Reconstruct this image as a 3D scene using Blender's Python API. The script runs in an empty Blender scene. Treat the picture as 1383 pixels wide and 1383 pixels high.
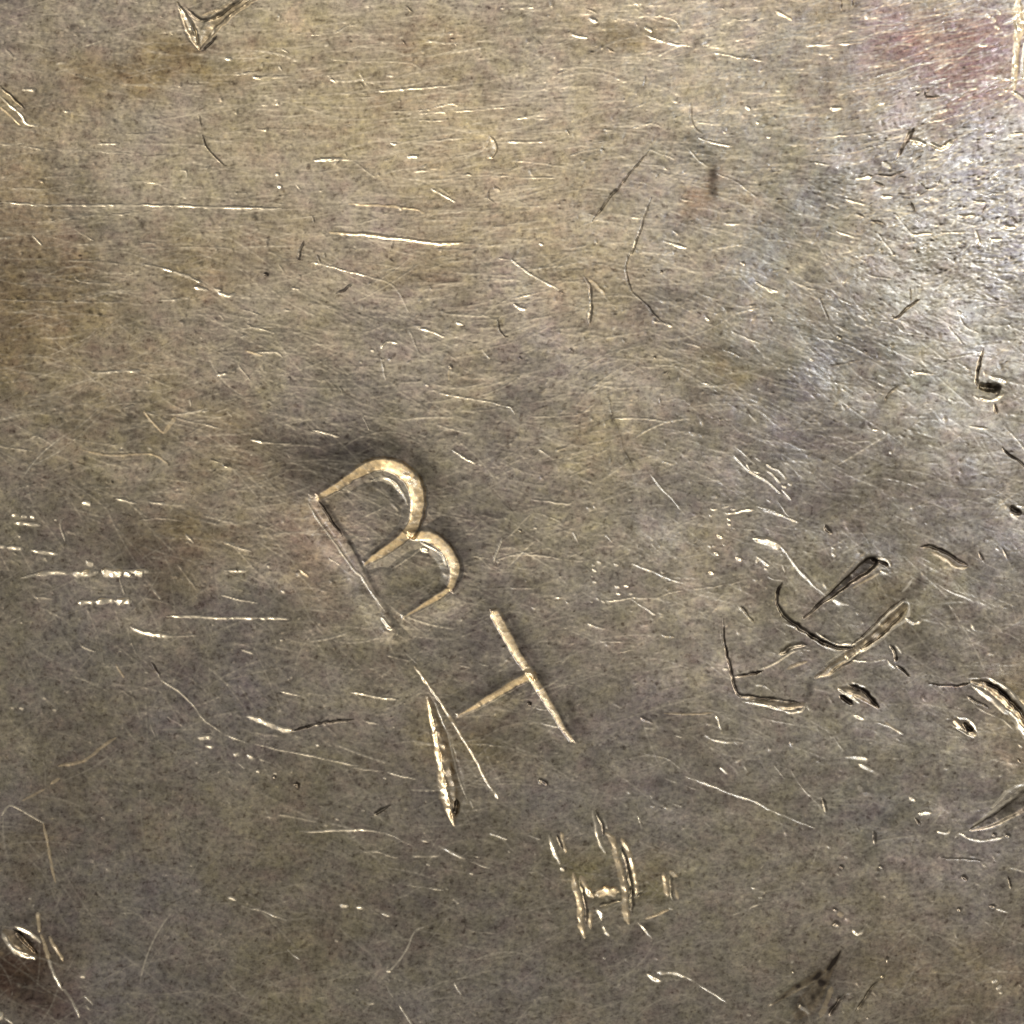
import bpy, math
import numpy as np
from mathutils import Vector

# ------------------------------------------------------------------ camera, light, exposure
U = 1e-4                      # one traced unit on the plate, in metres
C0 = 691.5                    # traced units from the plate's corner mark to its centre
def W(x, y, z=0.0):           # plate units -> world
    return ((x - C0) * U, (C0 - y) * U, z * U)

scene = bpy.context.scene
cam_d = bpy.data.cameras.new("camera")
cam = bpy.data.objects.new("camera", cam_d)
scene.collection.objects.link(cam)
CAM_H = 0.24
cam.location = (0, 0, CAM_H)
cam.rotation_euler = (0, 0, 0)
cam_d.sensor_width = 36
cam_d.lens = 36 * CAM_H / (1383 * U)
cam_d.clip_start = 0.005
cam_d.clip_end = 50
scene.camera = cam

world = bpy.data.worlds.new("World")
scene.world = world
world.use_nodes = True
bg = world.node_tree.nodes["Background"]
bg.inputs[0].default_value = (0.93, 0.88, 0.82, 1)
bg.inputs[1].default_value = 0.232

def area(name, loc, sx, sy, power, col, target=(0, 0, 0)):
    d = bpy.data.lights.new(name, 'AREA')
    d.shape = 'RECTANGLE'; d.size = sx; d.size_y = sy
    d.energy = power; d.color = col
    o = bpy.data.objects.new(name, d)
    scene.collection.objects.link(o)
    o.location = loc
    o.rotation_euler = (Vector(target) - Vector(loc)).to_track_quat('-Z', 'Y').to_euler()
    return o
LAMPS = {"window_light": (0.305, 0.165, 0.62), "desk_lamp": (0.10, 0.60, 0.58), "added_side_lamp": (0.68, 0.06, 0.47)}
area("window_light", LAMPS["window_light"], 0.09, 0.12, 0.26, (0.72, 0.81, 1.0), (0.03, 0.02, 0))
area("desk_lamp", LAMPS["desk_lamp"], 0.48, 0.18, 2.8, (1.0, 0.89, 0.72))
area("added_side_lamp", LAMPS["added_side_lamp"], 0.20, 0.44, 2.6, (1.0, 0.90, 0.74))  # added unseen lamp, lights upright grooves and the right side warmly
area("ceiling_panel", (-0.06, 0.165, 0.62), 0.34, 0.22, 0.17, (1.0, 0.88, 0.70))

vs = scene.view_settings
vs.view_transform = 'Standard'; vs.look = 'None'; vs.gamma = 1; vs.exposure = 0.1
vs.use_curve_mapping = False

# ------------------------------------------------------------------ the plate's height field
STEP = 1.25
LO, HI = -30.0, 1413.0
ND = int(round((HI - LO) / STEP)) + 1
dense = LO + STEP * np.arange(ND)
out = []
g, p_ = STEP, 0.0
while p_ < 1100:
    g *= 1.42; p_ += g; out.append(p_)
out = np.array(out)
NO = len(out)
axis = np.concatenate([LO - out[::-1], dense, dense[-1] + out])
N = len(axis)
rng = np.random.default_rng(7)
GX, GY = np.meshgrid(dense, dense)          # [row=y, col=x]

fx = np.fft.fftfreq(ND, d=STEP)[None, :]
fy = np.fft.fftfreq(ND, d=STEP)[:, None]
def noise(sx, sy=None, rot=0.0, band=None):
    """smooth random field, unit variance; sx, sy = feature size in plate units"""
    sy = sx if sy is None else sy
    c, s = math.cos(rot), math.sin(rot)
    a, b = fx * c + fy * s, -fx * s + fy * c
    filt = np.exp(-2 * (math.pi ** 2) * ((a * sx * .42) ** 2 + (b * sy * .42) ** 2))
    if band:
        filt = filt - np.exp(-2 * (math.pi ** 2) * ((a * sx * band) ** 2 + (b * sy * band) ** 2))
    f = np.real(np.fft.ifft2(np.fft.fft2(rng.standard_normal((ND, ND))) * filt))
    return f / f.std()

H = np.zeros((ND, ND)); FRESH = np.zeros_like(H); DIRT_SHADE = np.zeros_like(H); BRASS = np.zeros_like(H)
FID = np.full((ND, ND), -1, np.int32)       # which mark each vertex belongs to
WX = noise(7) * .55 + noise(22) * .8
WY = noise(7) * .55 + noise(22) * .8
RAG = noise(5)
CHAT = noise(9)

LX, LY = 0.66, -0.75                         # towards the lamps, in plate axes (y down)

def lamp_slope(P):
    """slope and light-side direction of a facet cut along P leaning from the plate towards one of the lamps"""
    cx, cy = P[:, 0].mean(), P[:, 1].mean()
    p = np.array(W(cx, cy)); v = np.array((0, 0, 1.0))      # the plate's own normal
    d = P[-1, :2] - P[0, :2]; L = np.hypot(*d)
    best = None
    for nm, q in LAMPS.items():
        if nm == 'window_light' and cx < 1080: continue
        l = np.array(q) - p; l /= np.linalg.norm(l)
        h = v + l; t = np.array((h[0], -h[1])) / h[2]
        if L > 6:
            n = np.array((-d[1], d[0])) / L; a = float(t @ n); miss = np.hypot(*(t - a * n)) + .25 * abs(a); m = abs(a)
        else: m = np.hypot(*t); miss = m
        if best is None or miss < best[0]: best = (miss, m, t / max(np.hypot(*t), 1e-6))
    return min(max(best[1], .07), .42), best[2]

def smooth_line(P):
    P = np.array(P, float)
    if len(P) < 3:
        n = max(2, int(np.hypot(*(P[-1, :2] - P[0, :2])) / 6) + 1)
        t = np.linspace(0, 1, n)[:, None]
        return P[0] * (1 - t) + P[-1] * t
    Q = np.vstack([2 * P[0] - P[1], P, 2 * P[-1] - P[-2]])
    R = []
    for i in range(1, len(Q) - 2):
        k = max(2, int(np.hypot(*(Q[i + 1, :2] - Q[i, :2])) / 7) + 1)
        for t in np.linspace(0, 1, k, endpoint=False):
            a, b, c, d = Q[i - 1], Q[i], Q[i + 1], Q[i + 2]
            R.append(.5 * (2 * b + (c - a) * t + (2 * a - 5 * b + 4 * c - d) * t * t + (3 * b - a - 3 * c + d) * t ** 3))
    R.append(P[-1])
    return np.array(R)

def field(P, pad, wob=1.0, LD=(LX, LY)):
    """slice, distance to the line, light-side signed distance, width there, run 0..1"""
    x0, x1 = P[:, 0].min() - pad, P[:, 0].max() + pad
    y0, y1 = P[:, 1].min() - pad, P[:, 1].max() + pad
    i0, i1 = int(max(0, (x0 - LO) / STEP)), int(min(ND, (x1 - LO) / STEP + 2))
    j0, j1 = int(max(0, (y0 - LO) / STEP)), int(min(ND, (y1 - LO) / STEP + 2))
    if i1 <= i0 or j1 <= j0: return None
    sl = (slice(j0, j1), slice(i0, i1))
    X = GX[sl] + WX[sl] * wob; Y = GY[sl] + WY[sl] * wob
    best = np.full(X.shape, 1e9); SD = np.zeros_like(X); WD = np.ones_like(X); T = np.zeros_like(X)
    seg = np.hypot(np.diff(P[:, 0]), np.diff(P[:, 1])); tot = max(seg.sum(), 1e-6); acc = 0
    for k in range(len(P) - 1):
        ax, ay, aw = P[k]; bx, by, bw = P[k + 1]
        dx, dy = bx - ax, by - ay; L2 = dx * dx + dy * dy + 1e-9
        t = np.clip(((X - ax) * dx + (Y - ay) * dy) / L2, 0, 1)
        rx, ry = X - (ax + t * dx), Y - (ay + t * dy)
        d = np.hypot(rx, ry); m = d < best
        best[m] = d[m]; SD[m] = (rx * LD[0] + ry * LD[1])[m]
        WD[m] = (aw + t * (bw - aw))[m]; T[m] = ((acc + t * seg[k]) / tot)[m]
        acc += seg[k]
    return sl, best, np.sign(SD) * best, WD, T, tot, SD

def sm(x): x = np.clip(x, 0, 1); return x * x * (3 - 2 * x)

def mx(A, sl, v): A[sl] = np.maximum(A[sl], v)

def cut(fid, pts, w, look, amt=1.0):
    """one traced mark: its groove or facet in the height field and its wear and painted shade"""
    P = np.array([(p[0], p[1], (p[2] if len(p) > 2 else w)) for p in pts], float)
    if len(P) == 1:
        P = np.vstack([P, P]); P[0, :2] -= (w * .12, w * .05); P[1, :2] += (w * .12, w * .05)
    elif np.hypot(*(P[-1, :2] - P[0, :2])) > 1: P = smooth_line(P)
    pad = P[:, 2].max() * 1.2 + 8
    if look == 's': pad += P[:, 2].max()
    slope, LD = lamp_slope(P)
    if look in 'Lgb': LD = (LX, LY)
    r = field(P, pad, {'L': .35, 'g': .6, 'b': .5, 'd': .7}.get(look, .5), LD)
    if r is None: return
    sl, d, sd, wd, t, tot, proj = r
    dot = tot < w * 1.3
    end = np.ones_like(t) if (dot or look in 'Lgb') else sm(np.minimum(t, 1 - t) * tot / max(6.0, min(.22 * tot, 26)) + (.22 if look == 'd' else .42))
    hw = np.maximum(wd * .5 * end * (1 + (.04 if look in 'Lgb' else .14) * RAG[sl]), .5)
    if look not in 'Lgbs': hw = hw * .94 + .14
    u = d / hw; s = sd / hw
    if dot: s = proj / hw; slope = slope * .75
    core = sm((1.25 - u) * 1.6)
    ch = 1 + .28 * CHAT[sl]
    if look == 'f':                          # bright burnished facet
        prof = np.where(s < .55, (s + 1) / 1.55, (1 - s) / .45)
        H[sl] -= slope * (.25 + .75 * min(amt, 1)) * hw * ch * np.clip(prof, 0, 1) * 1.55 * (u < 1)
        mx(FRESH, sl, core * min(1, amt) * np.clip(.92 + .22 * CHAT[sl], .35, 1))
    elif look == 'y':                        # fine hairline scratch
        prof = np.where(s < .4, (s + 1) / 1.4, (1 - s) / .6)
        H[sl] -= slope * (.22 + .42 * amt) * hw * ch * np.clip(prof, 0, 1) * 1.4 * (u < 1)
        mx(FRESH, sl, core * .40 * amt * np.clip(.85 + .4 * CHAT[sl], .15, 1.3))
    elif look == 't':                        # worn tan face
        prof = np.where(s < .6, (s + 1) / 1.6, (1 - s) / .4)
        H[sl] -= slope * (.2 + .42 * amt) * hw * ch * np.clip(prof, 0, 1) * 1.6 * (u < 1)
        mx(BRASS, sl, core * .9 * amt); mx(FRESH, sl, core * .38 * amt)
    elif look == 'd':                        # dirt filled cut; shade beside B's stem and the figure's arm painted likewise
        H[sl] -= .95 * amt * hw * sm(1 - u)
        core = sm((1.45 - u) * 2.4)
        mx(DIRT_SHADE, sl, core * np.clip(.88 + .2 * CHAT[sl], .3, 1) * amt)
    elif look == 's':                        # stains, shade painted beside the letters, and a gouge's dark floor
        mx(DIRT_SHADE, sl, np.exp(-(d / (wd * .6)) ** 2) * .42 * amt * (1 + .3 * CHAT[sl]).clip(0, 2))
        return
    elif look == 'g':                        # open gouge with a floor
        H[sl] -= .24 * amt * np.minimum(hw, 9) * sm((1 - u) * 1.5) * ch
        H[sl] += .07 * amt * np.minimum(hw, 8) * np.exp(-((u - 1.25) / .28) ** 2)
        mx(DIRT_SHADE, sl, core * np.clip(.24 + .12 * CHAT[sl], 0, .6)); mx(BRASS, sl, core * .3)
    elif look == 'b':                        # black floored chisel cut
        H[sl] -= .5 * amt * np.minimum(hw, 9) * sm((1 - u) * 1.8)
        if amt > .6: H[sl] += .06 * np.minimum(hw, 8) * np.exp(-((u - 1.3) / .3) ** 2)
        mx(DIRT_SHADE, sl, core * np.clip(.80 + .16 * CHAT[sl], .3, .95) * min(1, amt))
    elif look == 'L':                        # punched letter stroke: sloped floor, steep wall on one side
        e = np.where(sd > 0, sm(1 - (d - hw * .8) / 6.5), sm(1 - (d - hw * .8) / 2.4))
        H[sl] -= e * (.7 + .20 * np.clip(np.minimum(sd, hw) + hw, 0, 40) + .09 * hw * np.clip(1 - u * u, 0, 1)) * amt
        mx(DIRT_SHADE, sl, np.exp(-((d - hw * 1.08) / 2.2) ** 2) * (sd > 0) * np.clip(.30 + .2 * CHAT[sl], 0, .7))  # shade painted as dark colour along the stroke's outer edge
        mx(BRASS, sl, sm((1.02 - u) * hw / 3.0) * (.95 if amt > .9 else .04))
        mx(FRESH, sl, sm((1.02 - u) * hw / 3.0) * (.09 if amt > .9 else .0))
    if fid >= 0:
        m = u < 1.12
        F = FID[sl]; F[m] = fid; FID[sl] = F

def sink(lines, amp, sig):
    """metal pushed down around a punch"""
    allp = [smooth_line([(p[0], p[1], (p[2] if len(p) > 2 else 6)) for p in L]) for L in lines]
    box = np.vstack(allp)
    D = None
    for P in allp:
        Pb = np.vstack([P])
        x0, x1 = box[:, 0].min() - 4 * sig, box[:, 0].max() + 4 * sig
        y0, y1 = box[:, 1].min() - 4 * sig, box[:, 1].max() + 4 * sig
        i0, i1 = int(max(0, (x0 - LO) / STEP)), int(min(ND, (x1 - LO) / STEP))
        j0, j1 = int(max(0, (y0 - LO) / STEP)), int(min(ND, (y1 - LO) / STEP))
        sl = (slice(j0, j1), slice(i0, i1)); X = GX[sl]; Y = GY[sl]
        if D is None: D = np.full(X.shape, 1e9)
        for k in range(len(Pb) - 1):
            ax, ay, aw = Pb[k]; dx, dy = Pb[k + 1, 0] - ax, Pb[k + 1, 1] - ay
            t = np.clip(((X - ax) * dx + (Y - ay) * dy) / (dx * dx + dy * dy + 1e-9), 0, 1)
            D = np.minimum(D, np.maximum(np.hypot(X - ax - t * dx, Y - ay - t * dy) - aw * .5, 0))
    H[sl] -= amp * np.exp(-(D / sig) ** 2)

# ------------------------------------------------------------------ traced marks
# each patch: origin and scale of the tracing sheet, then lines "look width[*amount] x,y[,width] x,y ..."
Q4 = 350 / 1383
SHEETS = []
def sheet(ox, oy, sc, text): SHEETS.append((ox, oy, sc, text))
sheet(380, 600, 260 / 1383, """
[stamped_letter:b | punched capital letter B with tan strokes]
L:stem 12*.42 228,396,14 316,514,14 406,640,13 486,765,11 560,900,8 640,1030,6 720,1170,6 790,1315,6
L:bowl 15 262,380,9 400,302,12 520,222,14 630,165,17 740,145,18 850,185,20 935,260,21 972,350,20 975,450,18 955,550,17 915,630,16 850,690,15 720,785,12 600,860,5
L:bowl 14 935,660,10 1040,660,14 1130,705,16 1205,790,16 1245,880,14 1235,960,11 1200,1040,10 1100,1112,9 980,1182,6 880,1242,3
f 4 640,262 740,245,6 820,290,6 880,360,5 905,430,3
f 3.2 1000,705 1080,742 1150,795 1185,870
f 2.6*.8 188,430 260,540 330,640 430,780 520,900 590,980 680,1110 740,1200
f 6 725,1250 770,1310 800,1325
d 4 255,400 330,510 400,600 440,665
[]
f 8*.8 1030,760
y 2.4 800,895 890,830 1000,755
y 2.4 340,810 420,870
t 5 130,900 190,950
y 2 560,1155 600,1170
s 26*.8 980,180 1060,300 1080,350
s 20*.6 1190,640 1280,760 1300,850
s 60*.5 60,200 300,130 520,60
y 3 1230,40 1300,90 1360,120
y 5*.6 780,410 840,480
""")
sheet(540, 820, 260 / 1383, """
[stamped_letter:h | punched capital letter H with tan strokes]
L:stem 13 690,60,14 760,190,13 850,350,12 940,480,11 1010,590,11 1090,720,9 1170,860,7 1230,950,6
L:crossbar 11 930,500,12 860,530,12 720,610,11 580,690,9 420,780,3
t:stem 4.2 105,425 190,540 300,690 420,890 540,1080 620,1250 665,1305
f 2.2*.8 105,425 190,540 300,690 420,890 540,1080 620,1250 665,1305
f 5 690,1330 705,1370
[wedge_gouge:h | long wedge gouge beside the letter H]
g:gouge_floor 14*1.3 205,640,4 255,800,12 310,1000,18 360,1250,24 380,1430,18 390,1560,4
t 8*.85 190,640,4 230,800,7 270,1000,9 300,1200,12 330,1383,12 360,1480,9 390,1560,5
t 9*.5 215,690,3 290,950,9 350,1200,13 395,1400,8
f 2.6*.75 250,680 340,900 390,1100 430,1250 480,1383
d 9 400,1380,6 395,1450,9 400,1500,5
[]
y 3 500,1390 530,1440
y 2.2 950,715 1010,735 1070,745
y 2.4 1010,830 1070,850 1140,860
y 1.8 520,980 620,990 750,1005
d 5 930,690
f 3*.7 1005,1265
s 14*.9 770,50 850,200 960,390 1040,540
s 9*.9 1220,700 1260,830
s 26*.4 560,860 700,960
s 12*.7 330,620 560,620 760,520 880,470
y 2.5 570,400 640,420
y 3*.6 430,415 500,440
""")
sheet(960, 720, 300 / 1383, """
[chiselled_figure:a | crossed curved chisel cuts with bright burred edges]
b:wedge_cut 12 575,530,3 680,440,6 780,360,11 900,260,17 1000,180,19
t 2.6 890,340 960,300 1040,255
f 4.5 1030,155 1090,160 1115,205
f 4 1055,240 1100,255
d 5 1000,160 1080,185 1095,215
d:curved_cut 5.5 440,315,7 410,380,5 415,450,5 470,530,6 600,620,7 720,690,7 820,725,6 890,705,3
f 3.2 450,555 560,610 700,700 790,740
f 3.4 660,620 750,680 820,695 900,690
g:arm_floor 15 850,765,8 960,690,14 1060,610,15 1150,530,14 1215,455,8
f 3.2 900,680 1010,600 1100,510 1200,425
f 4 910,750 1040,680 1140,590 1220,530 1240,450 1215,405
f 4 1220,530 1260,560 1305,545
d 3*.8 870,700 1000,592 1090,503 1190,412
d 3.4*.8 930,722 1040,655 1140,565 1205,490
d 3*.6 760,870 870,800 930,745
f 3.6 1250,285 1225,325 1195,360
g:arm_floor 13 880,745,9 740,850,12 650,900,3
f 3 740,855 800,810 880,780
f 2.6 870,790 960,800 1090,785
f 3 1100,790 1125,820 1150,840
d 4 1160,820 1240,890
d 4.5 1115,700 1150,750 1155,800
f 4 1150,700 1190,750
d 9*.6 430,760 520,700 600,695
f 3.2*.8 300,855 400,810 500,750 560,725 620,730
d 4 140,895 230,885 330,860
d:curved_cut 4 75,540,2 100,730,3 130,880,4.5 165,1000,5 230,1020,5 400,1030,4 560,1060,4
g:gouge_floor 9 250,1040,3 400,1060,9 480,1080,11 570,1070,8
f 3.6 200,1050 350,1070 420,1090 490,1120 570,1110 590,1060
f 4.5 595,1070 615,1100
[]
f 5 95,850
s 8 620,930 590,1040
[burred_nick:a | oval nick with a bright lower lip]
g:nick_floor 13 800,965,5 880,990,14 960,1020,12 1040,1090,3
f 5 790,960 850,1010 930,1060
d 7 800,1010 850,1050 890,1075
d 7 860,945 960,990 1050,1090
f 4 880,930 970,960
[]
f 5 890,1135 960,1155
f 2.6 1010,1180 1100,1200 1200,1250
f 3 35,1130 65,1225
y 2.2 330,1150 520,1195
y 2.6 0,1285 130,1305 200,1320
y 2.4 350,270 400,295 450,295
y 2.4 450,195 465,240
y 2.6*.7 60,600 80,700
d 4*.6 190,460 260,560
y 3*.7 170,450 215,500
y 3*.7 400,580 470,630
y 4*.8 330,940 400,1000
f 4*.7 280,950 330,945
t 4*.6 480,850 600,800
s 9 960,70 1010,110
s 15*.9 1180,1080
s 12*.8 1290,330 1300,260
s 9*.8 640,620 760,660
s 9*.8 900,650 960,620
s 16*.4 1190,640 1250,620
s 16*.5 90,250 200,120
s 14*.5 1120,400 1020,540
""")
sheet(1220, 880, 163 / 835, """
[arc_gouge:a | deep curved gouge with two bright lips at the plate's side]
g:gouge_floor 15 480,205,6 600,235,13 700,310,16 790,410,16 870,540,14
d 7 540,205 640,240 730,320 800,400 860,500
f 7 600,185 680,230 760,300 810,380 850,450
f 8 470,235,5 550,290,7 650,360,8 740,430,9 800,500,9 850,600,8
y 4 440,175 530,185
d 4 180,225,2 360,235,3 460,212,4
y 2.8 410,325 470,330 520,390 620,440 690,470 770,540
d 3.5*.8 430,305 520,350 600,390
[]
[burred_nick:b | small oval nick ringed by bright metal beside the arc gouge]
g:nick_floor 13 370,480,8 430,520,14 490,570,8
f 5 380,455 440,460 490,500 512,560
f 4 340,505 420,550 495,600
d 8 420,490 490,560
[]
[blade_gouge:a | blade shaped gouge with dark smooth floor]
b:gouge_floor 18*.8 470,1235,5 560,1200,12 690,1130,20 800,1060,26 900,990,26
f 4 500,1205 560,1150 640,1090 740,1020 830,990 870,970
f 4 610,1085 720,970 835,910 870,890
f 3.6 430,1290 530,1310 600,1300 690,1280
f 4 230,1240 270,1250 310,1255 325,1230
f 4 360,1290 395,1260 440,1290
f 8 500,1205 530,1190
[]
f 6 60,1020
f 4.5 105,1120 190,1112
d 5*.6 630,1265
d 5*.6 720,1270
d 4 80,1160 110,1200
s 14*.8 690,900 640,960
s 10*.8 430,1200 500,1160
f 4*.6 800,640 830,660
d 3 800,740 815,770
y 6*.6 740,820
""")
sheet(730, 1080, 200 / 1383, """
[struck_mark:a | rough double struck letter H made of parallel cuts]
f 6*.8 75,330 110,430 150,540 185,600
f 5*.8 215,650
d 5*0.70 150,330 190,420 205,460
t 5.2 190,310 215,400 240,490
t 8.5 310,690 330,820 365,960 370,1130 410,1275
d:cut 4.5*0.70 370,760 410,900 430,1050 430,1160
t 9.1 380,720 430,840 490,900
t 6.5 460,1040 470,1200
f 5*.8 490,110 520,240 545,390 605,500
d:cut 6*0.70 520,110,3 580,240,6 590,340,4
f 5*.8 590,160 620,260
t 8.5 610,310 670,370 700,500 740,640 770,800 790,1000 820,1150
d:cut 8*0.70 750,440,3 800,600,6 830,800,8 850,1000,9 855,1060,6
t 7.2 755,375 820,480 860,640 880,800 890,900
t:crossbar 13.0 520,885 620,850 720,855
d:cut 4*0.70 550,985 650,960 750,935
d 4*0.70 890,910 950,870
f 3*.6 900,870 950,850
f 8*.8 530,1015 570,1060 575,1110
f 7*.8 590,1180 620,1240 645,1265
t 6.5*.8 1150,680 1170,800 1190,900
d:cut 5*0.49 1210,700 1230,850 1245,950
t 6.5*.8 1210,670 1270,720
t 5.2*.7 1270,850 1290,930
f 5*.8 1215,1025
t 3.9 990,1110 1100,1070 1200,1030
[]
f 4 915,1150 980,1220 1040,1300
s 8 1000,1170
s 9 530,1220
f 2.6 920,145 950,270
s 14*.6 840,1300 1000,1200
s 12*.6 560,780 700,800
s 10*.6 620,600 630,720
s 16*.4 930,920 1080,900
""")
sheet(0, 1220, 160 / 1358, """
[slot_nick:a | slot shaped nick with black core and bright lips]
g:nick_floor 20 60,330,10 180,420,22 290,520,22 400,600,10
d:core 9 140,300,6 230,390,10 330,490,10 430,580,6
f 6 160,265 290,320 400,390 460,450
f 7 20,350 80,450 190,560 300,600 400,640
t 5 250,480 300,530
[]
[ragged_crack:a | ragged bright crack running down from the slot nick]
t 5 430,110 450,330
t 5 460,370 520,480 560,640
f 4.4 560,640 610,800 700,980
f 4 700,985 740,990 800,1080 860,1180 910,1310
[]
t 4.5 570,380 650,540 720,650
f 3 970,1060 1060,1170
f 3 980,1180 1020,1230
f 5 955,838
f 7 0,1270 10,1310
f 4 50,1310 150,1383
s 30*.7 250,900 350,1150
s 20*.5 30,700 120,850
s 9*.6 880,600
s 9*.8 220,180 340,150
""")
sheet(960, 580, 200 / 1383, """
[scratch_bundle:a | bundle of parallel white scratches]
f 3.6 200,225 240,270 340,370 430,435 530,485 600,550 660,600
f 2.2 225,155 330,245 420,335
f 4 335,315 370,380 450,410
f 1.8 415,260 470,300
f 3 515,325 580,360 640,380 700,460
f 3.2 530,390 570,410 650,500
f 2.2 665,560 760,655
[]
f 4 745,515
f 4 690,540
f 2 690,310 730,320
f 2.2 430,715 560,760 720,820 820,860
y 1.8 620,650 680,750 740,815
f 3 150,785 240,770 320,750 400,745
f 3 0,748 60,742
f 3 100,730 160,715
f 3 190,740 240,745
f 4 175,840
f 4 178,880
f 6 90,998
f 5 60,1160
f 6 265,1210
f 5 10,1335
f 3 125,1078
f 5 1140,1108
f 6 1145,1172
f 4 1205,1100
f 3 0,805
[blade_scratch:a | broad white blade shaped scratch with a long tail]
f 10 400,1020,4 480,1035,10 570,1065,11 650,1095,8
f 4 650,1095 710,1155
f 4 710,1155,5 760,1230 820,1320 895,1390 980,1470 1085,1560,3
f 7 1130,1590,6 1200,1615,8 1290,1640,3
[]
f 4 440,1195 540,1270
f 3 425,1245 440,1200
y 2.2 670,1260 700,1340
f 3 510,1300
d 6*.7 1075,890 1090,940 1140,970
y 8*.5 0,590 60,640
y 7*.6 100,590 160,630
y 2*.8 210,905 240,935
y 2*.8 340,930 420,945
f 3*.7 520,655 560,680
s 9*.6 1330,900 1380,860
""")
sheet(0, 0, Q4, """
[check_gouge:a | check shaped gouge cut off by the plate's upper border]
g:gouge_floor 12 945,15,3 985,90,9 1030,180,13 1065,255,4
g:gouge_floor 13 1065,258,4 1110,170,15 1180,90,16 1290,10,15 1380,-40,14
f 7 950,30,3 1000,100,7 1025,170,11 1045,235,5
d 4.5*0.64 990,40 1060,100 1130,100 1240,30 1320,-30
t 4 1080,80 1180,50 1250,0
t 5 1070,245 1140,180 1220,100 1330,20 1400,-25
f 4 1130,185 1150,155
d 2.7*0.80 1080,270 1160,190
[]
d 2.9*0.80 0,460 60,510 130,580
f 2.8 0,515 60,570 110,610 140,660 200,672
t 3 0,570 60,620 110,670
f 4.5 120,480 185,480
f 3*.85 -60,1078 0,1080 240,1095 500,1097 800,1098 1000,1103 1383,1112 1500,1110
y 2.6 60,1010 200,1008 300,1000 420,985
y 2.4 200,1188 300,1178 380,1165
y 2.4 570,1155 700,1142 820,1135
f 2.4 175,1260 225,1310
y 2.2 400,1225 500,1285
y 2.6 750,1297 830,1302
y 2.4 240,945 430,940
f 2.6 530,768 630,770
y 3 0,770 60,770
y 2.6*.7 110,780 250,798 450,805 720,825
y 3.4*.6 670,718 860,715
d 2.0*0.56 1055,610 1080,680
d 2.3*0.80 1085,720 1100,775 1150,840 1205,880
y 2.6 960,910 990,912 995,945
f 3 340,593 375,597
f 4 1200,315 1240,312
y 3 1250,400 1383,380
f 3 1345,410 1390,410
y 2.4 980,1058 1050,1050
y 3.4*.5 350,185 560,180 740,178
y 3.4*.6 30,265 70,310
f 3*.7 310,340 350,335
s 9*.7 30,250 160,240
s 14*.7 640,380 900,350
s 12*.7 880,230 1010,290
y 2.2*.7 600,985 760,970 900,990
y 2*.7 740,1330 1000,1320 1250,1325
""")
sheet(345, 0, Q4, """
y 3 0,412 200,405
f 3 120,345 140,372
y 2.6 135,260 180,280
y 3 385,400 430,440
y 2.6 555,390 605,470
f 3.6 700,405 735,405
y 2.4 270,185 430,175 480,145 550,128
f 2.2*.85 640,488 750,482 850,470 1080,455
y 2*.7 370,310 520,325 700,330 830,335 880,370
y 2.6 820,615 900,605 1100,590 1383,565
y 2.2 700,595 880,590 1040,555 1110,548
f 2.2*.6 870,645 1020,640
y 2.4 830,765 1000,750 1160,735
y 2.6 1280,762 1400,762
f 4.2 315,852 400,850 520,858
y 2.4 520,860 580,900 640,945
f 3.6 720,765 752,768
f 4*.8 810,840 870,835
y 4 690,855 745,855
y 4*.6 850,915 980,895
f 2.4 940,1005 1070,1080
y 2.2 980,1000 1040,1040
t 4.5 400,1240 560,1250 700,1265 850,1285 1000,1300 1100,1290
f 2.2*.6 420,1245 560,1252 700,1270 1000,1300
y 2.6 420,1210 520,1205
d 3.2*0.60 310,1150 315,1200
d 4.0*0.60 255,1290 230,1383
d 3.6*0.45 370,1345 365,1383
d 2.9*0.52 800,30 840,70
d 2.2*0.45 735,1285 720,1340
y 2.4 900,225 960,215 1000,190 1010,150
f 3.6 115,930
f 4 130,995
f 3*.7 215,985 240,1015
d 2.2*0.45 560,440 580,470
d 2.3*0.45 780,210 810,240
y 2.6*.6 420,690 520,665
y 2*.6 0,560 250,545
t 3.4*.6 500,1090 800,1110 900,1135
d 2.7*0.45 1120,930 1160,938
y 2.4*.8 1000,940 1250,935 1383,945
t 7*.6 1215,790 1250,740 1275,800 1240,840
d 2.7*0.38 1250,1020 1240,1060 1280,1090
y 7*.35 1290,1010
y 2.4*.6 0,690 300,690
y 2*.7 370,540 520,525 640,520
y 2.4*.6 450,505 640,490
f 3*.5 1310,45 1330,45
""")
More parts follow.
